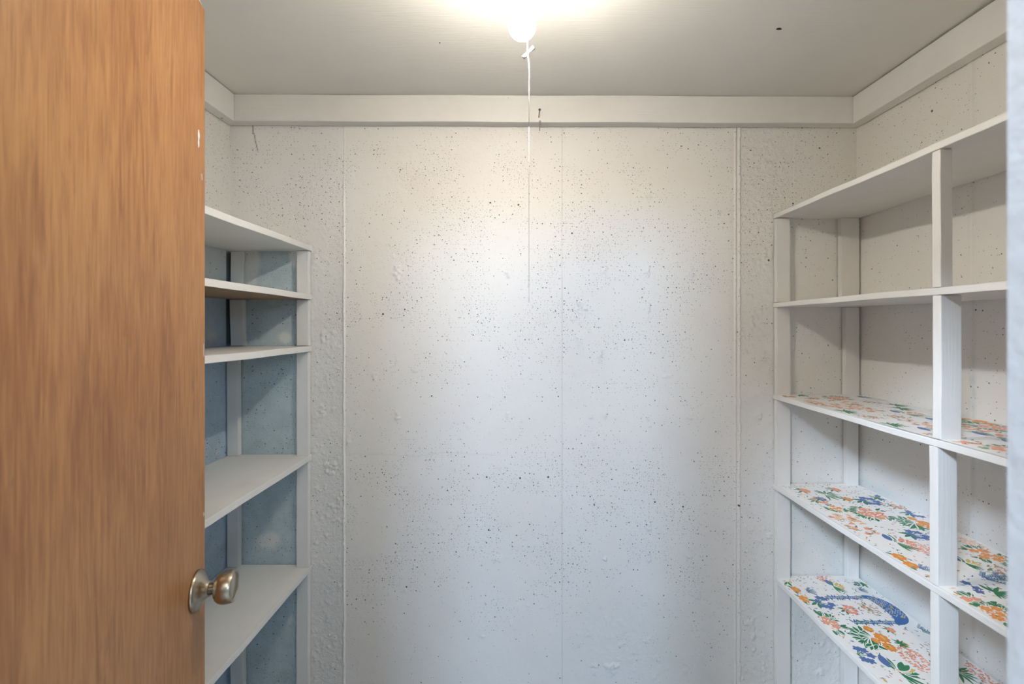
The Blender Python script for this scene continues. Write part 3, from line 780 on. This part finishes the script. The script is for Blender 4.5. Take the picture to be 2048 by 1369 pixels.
tube(bm, [(.0150, CY, CAM + .401), (.0149, CY, CAM + .25), (.0150, CY, CAM + .08)], .0005, .0004, mi=1)
cord = from_bm('pull_cord', bm, [cordm, stringm], lamp)
bm = bmesh.new()
m_ = axis_matrix(Vector((.0140, CY - .0005, CAM + .546)), (.021, -.004, .0185))
lathe_bm(bm, [(-.0140, 0), (-.0140, .0028)], m_, 20, 1)
lathe_bm(bm, [(-.0140, .0028), (-.0140, .0040), (-.008, .0038), (-.003, .0026), (0, .0020), (.003, .0024), (.009, .0034), (.0135, .0041), (.014, .0030), (.014, 0)], m_, 20)
o = from_bm('cord_toggle', bm, [cordm, greym], cord, True); o.matrix_parent_inverse = Matrix.Identity(4)
o.parent = cord
bm = bmesh.new()
lathe_bm(bm, [(.006, 0), (.005, .0012), (.001, .0017), (-.003, .0015), (-.006, .0009), (-.018, .0006), (-.034, .0012), (-.036, 0)], Matrix.Translation((.015, CY, CAM + .082)), 12)
o = from_bm('cord_tassel', bm, greym if False else cordm, cord, True)
# both hang on the cord, which already carries the lamp's offset
# ----------------------------------------------------------------- nails
steel = plain('dark_steel', (0.12, 0.115, 0.11), .45, .8)
painted = plain('painted_steel', (0.42, 0.41, 0.39), .5)
def nail(p, d, ln, r, mats, label, tip=False):
    bm = bmesh.new(); m_ = axis_matrix(Vector((0, 0, 0)), d)
    lathe_bm(bm, [(-.004, 0), (-.004, r), (ln, r)], m_, 12)
    lathe_bm(bm, [(ln - .0005, r), (ln, r * 2.3), (ln + .0014, r * 2.3), (ln + .002, r * 1.5), (ln + .002, 0)], m_, 16, 1 if tip else 0)
    o = from_bm('nail', bm, mats); o.location = p
    return tag(o, label, 'nail', 'nails by the back beam')
nail((.0555, BACK - .040, CAM + .671), (.03, -1, .12), .042, .0017, [steel], 'bare dark nail sticking out of the white back beam')
nail((.059, BACK - .002, CAM + .6445), (.0, -1, .14), .052, .0016, [painted], 'partly painted nail in the wall just below the back beam')
nail((LEFT + .001, 1.490, CAM + .664), (1, -.25, -.45), .016, .0016, [painted], 'white painted nail in the corner under the beam near the door')

# ----------------------------------------------------------------- light
def area(name, loc, target, sx, sy, power, color):
    l = bpy.data.lights.new(name, 'AREA'); l.shape = 'RECTANGLE'; l.size = sx; l.size_y = sy; l.energy = power; l.color = color
    o = bpy.data.objects.new(name, l); COL.objects.link(o); o.location = loc
    o.rotation_euler = (Vector(target) - Vector(loc)).to_track_quat('-Z', 'Y').to_euler()
    return o
area('window_daylight', (-.62, -3.4, CAM + 1.27), (.1, 1.5, CAM - .4), .85, .62, 122, (.42, .67, 1.0))
area('window_daylight', (-2.9, -2.9, CAM + 2.6), (.9, 1.3, CAM - .4), .8, .7, 440, (.64, .79, 1.0))
area('window_daylight', (1.3, -2.1, CAM + .62), (-.8, 1.4, CAM - .2),   .35, .35, 12, (.46, .72, 1.0))
area('fill_light', (-.05, -.95, CAM + .85), (0, 1.3, CAM - .5), 1.0, .7, 9, (1.0, .96, .90))  # added fill behind the camera to lift the shelves, no known lamp
W = bpy.data.worlds.new('outer_room'); S.world = W; W.use_nodes = True
bg = W.node_tree.nodes['Background'] if 'Background' in W.node_tree.nodes else W.node_tree.nodes.new('ShaderNodeBackground')
bg.inputs[0].default_value = (.80, .90, 1.0, 1); bg.inputs[1].default_value = .5

# ----------------------------------------------------------------- camera
cd = bpy.data.cameras.new('camera'); cam = bpy.data.objects.new('camera', cd); COL.objects.link(cam)
cam.location = (0, 0, CAM); cam.rotation_euler = (math.radians(90), 0, 0)
cd.sensor_width = 36; cd.lens = 940 / 2048 * 36
cd.shift_x = -19 / 2048; cd.shift_y = -32.5 / 2048
cd.clip_start = .01
cd.dof.use_dof = True; cd.dof.focus_distance = 1.5; cd.dof.aperture_fstop = 5.6
S.camera = cam
S.view_settings.view_transform = 'Standard'; S.view_settings.look = 'None'
S.view_settings.exposure = 0.0; S.view_settings.gamma = 1; S.view_settings.use_curve_mapping = False
S.cycles.use_denoising = True
S.cycles.max_bounces = 12; S.cycles.diffuse_bounces = 8
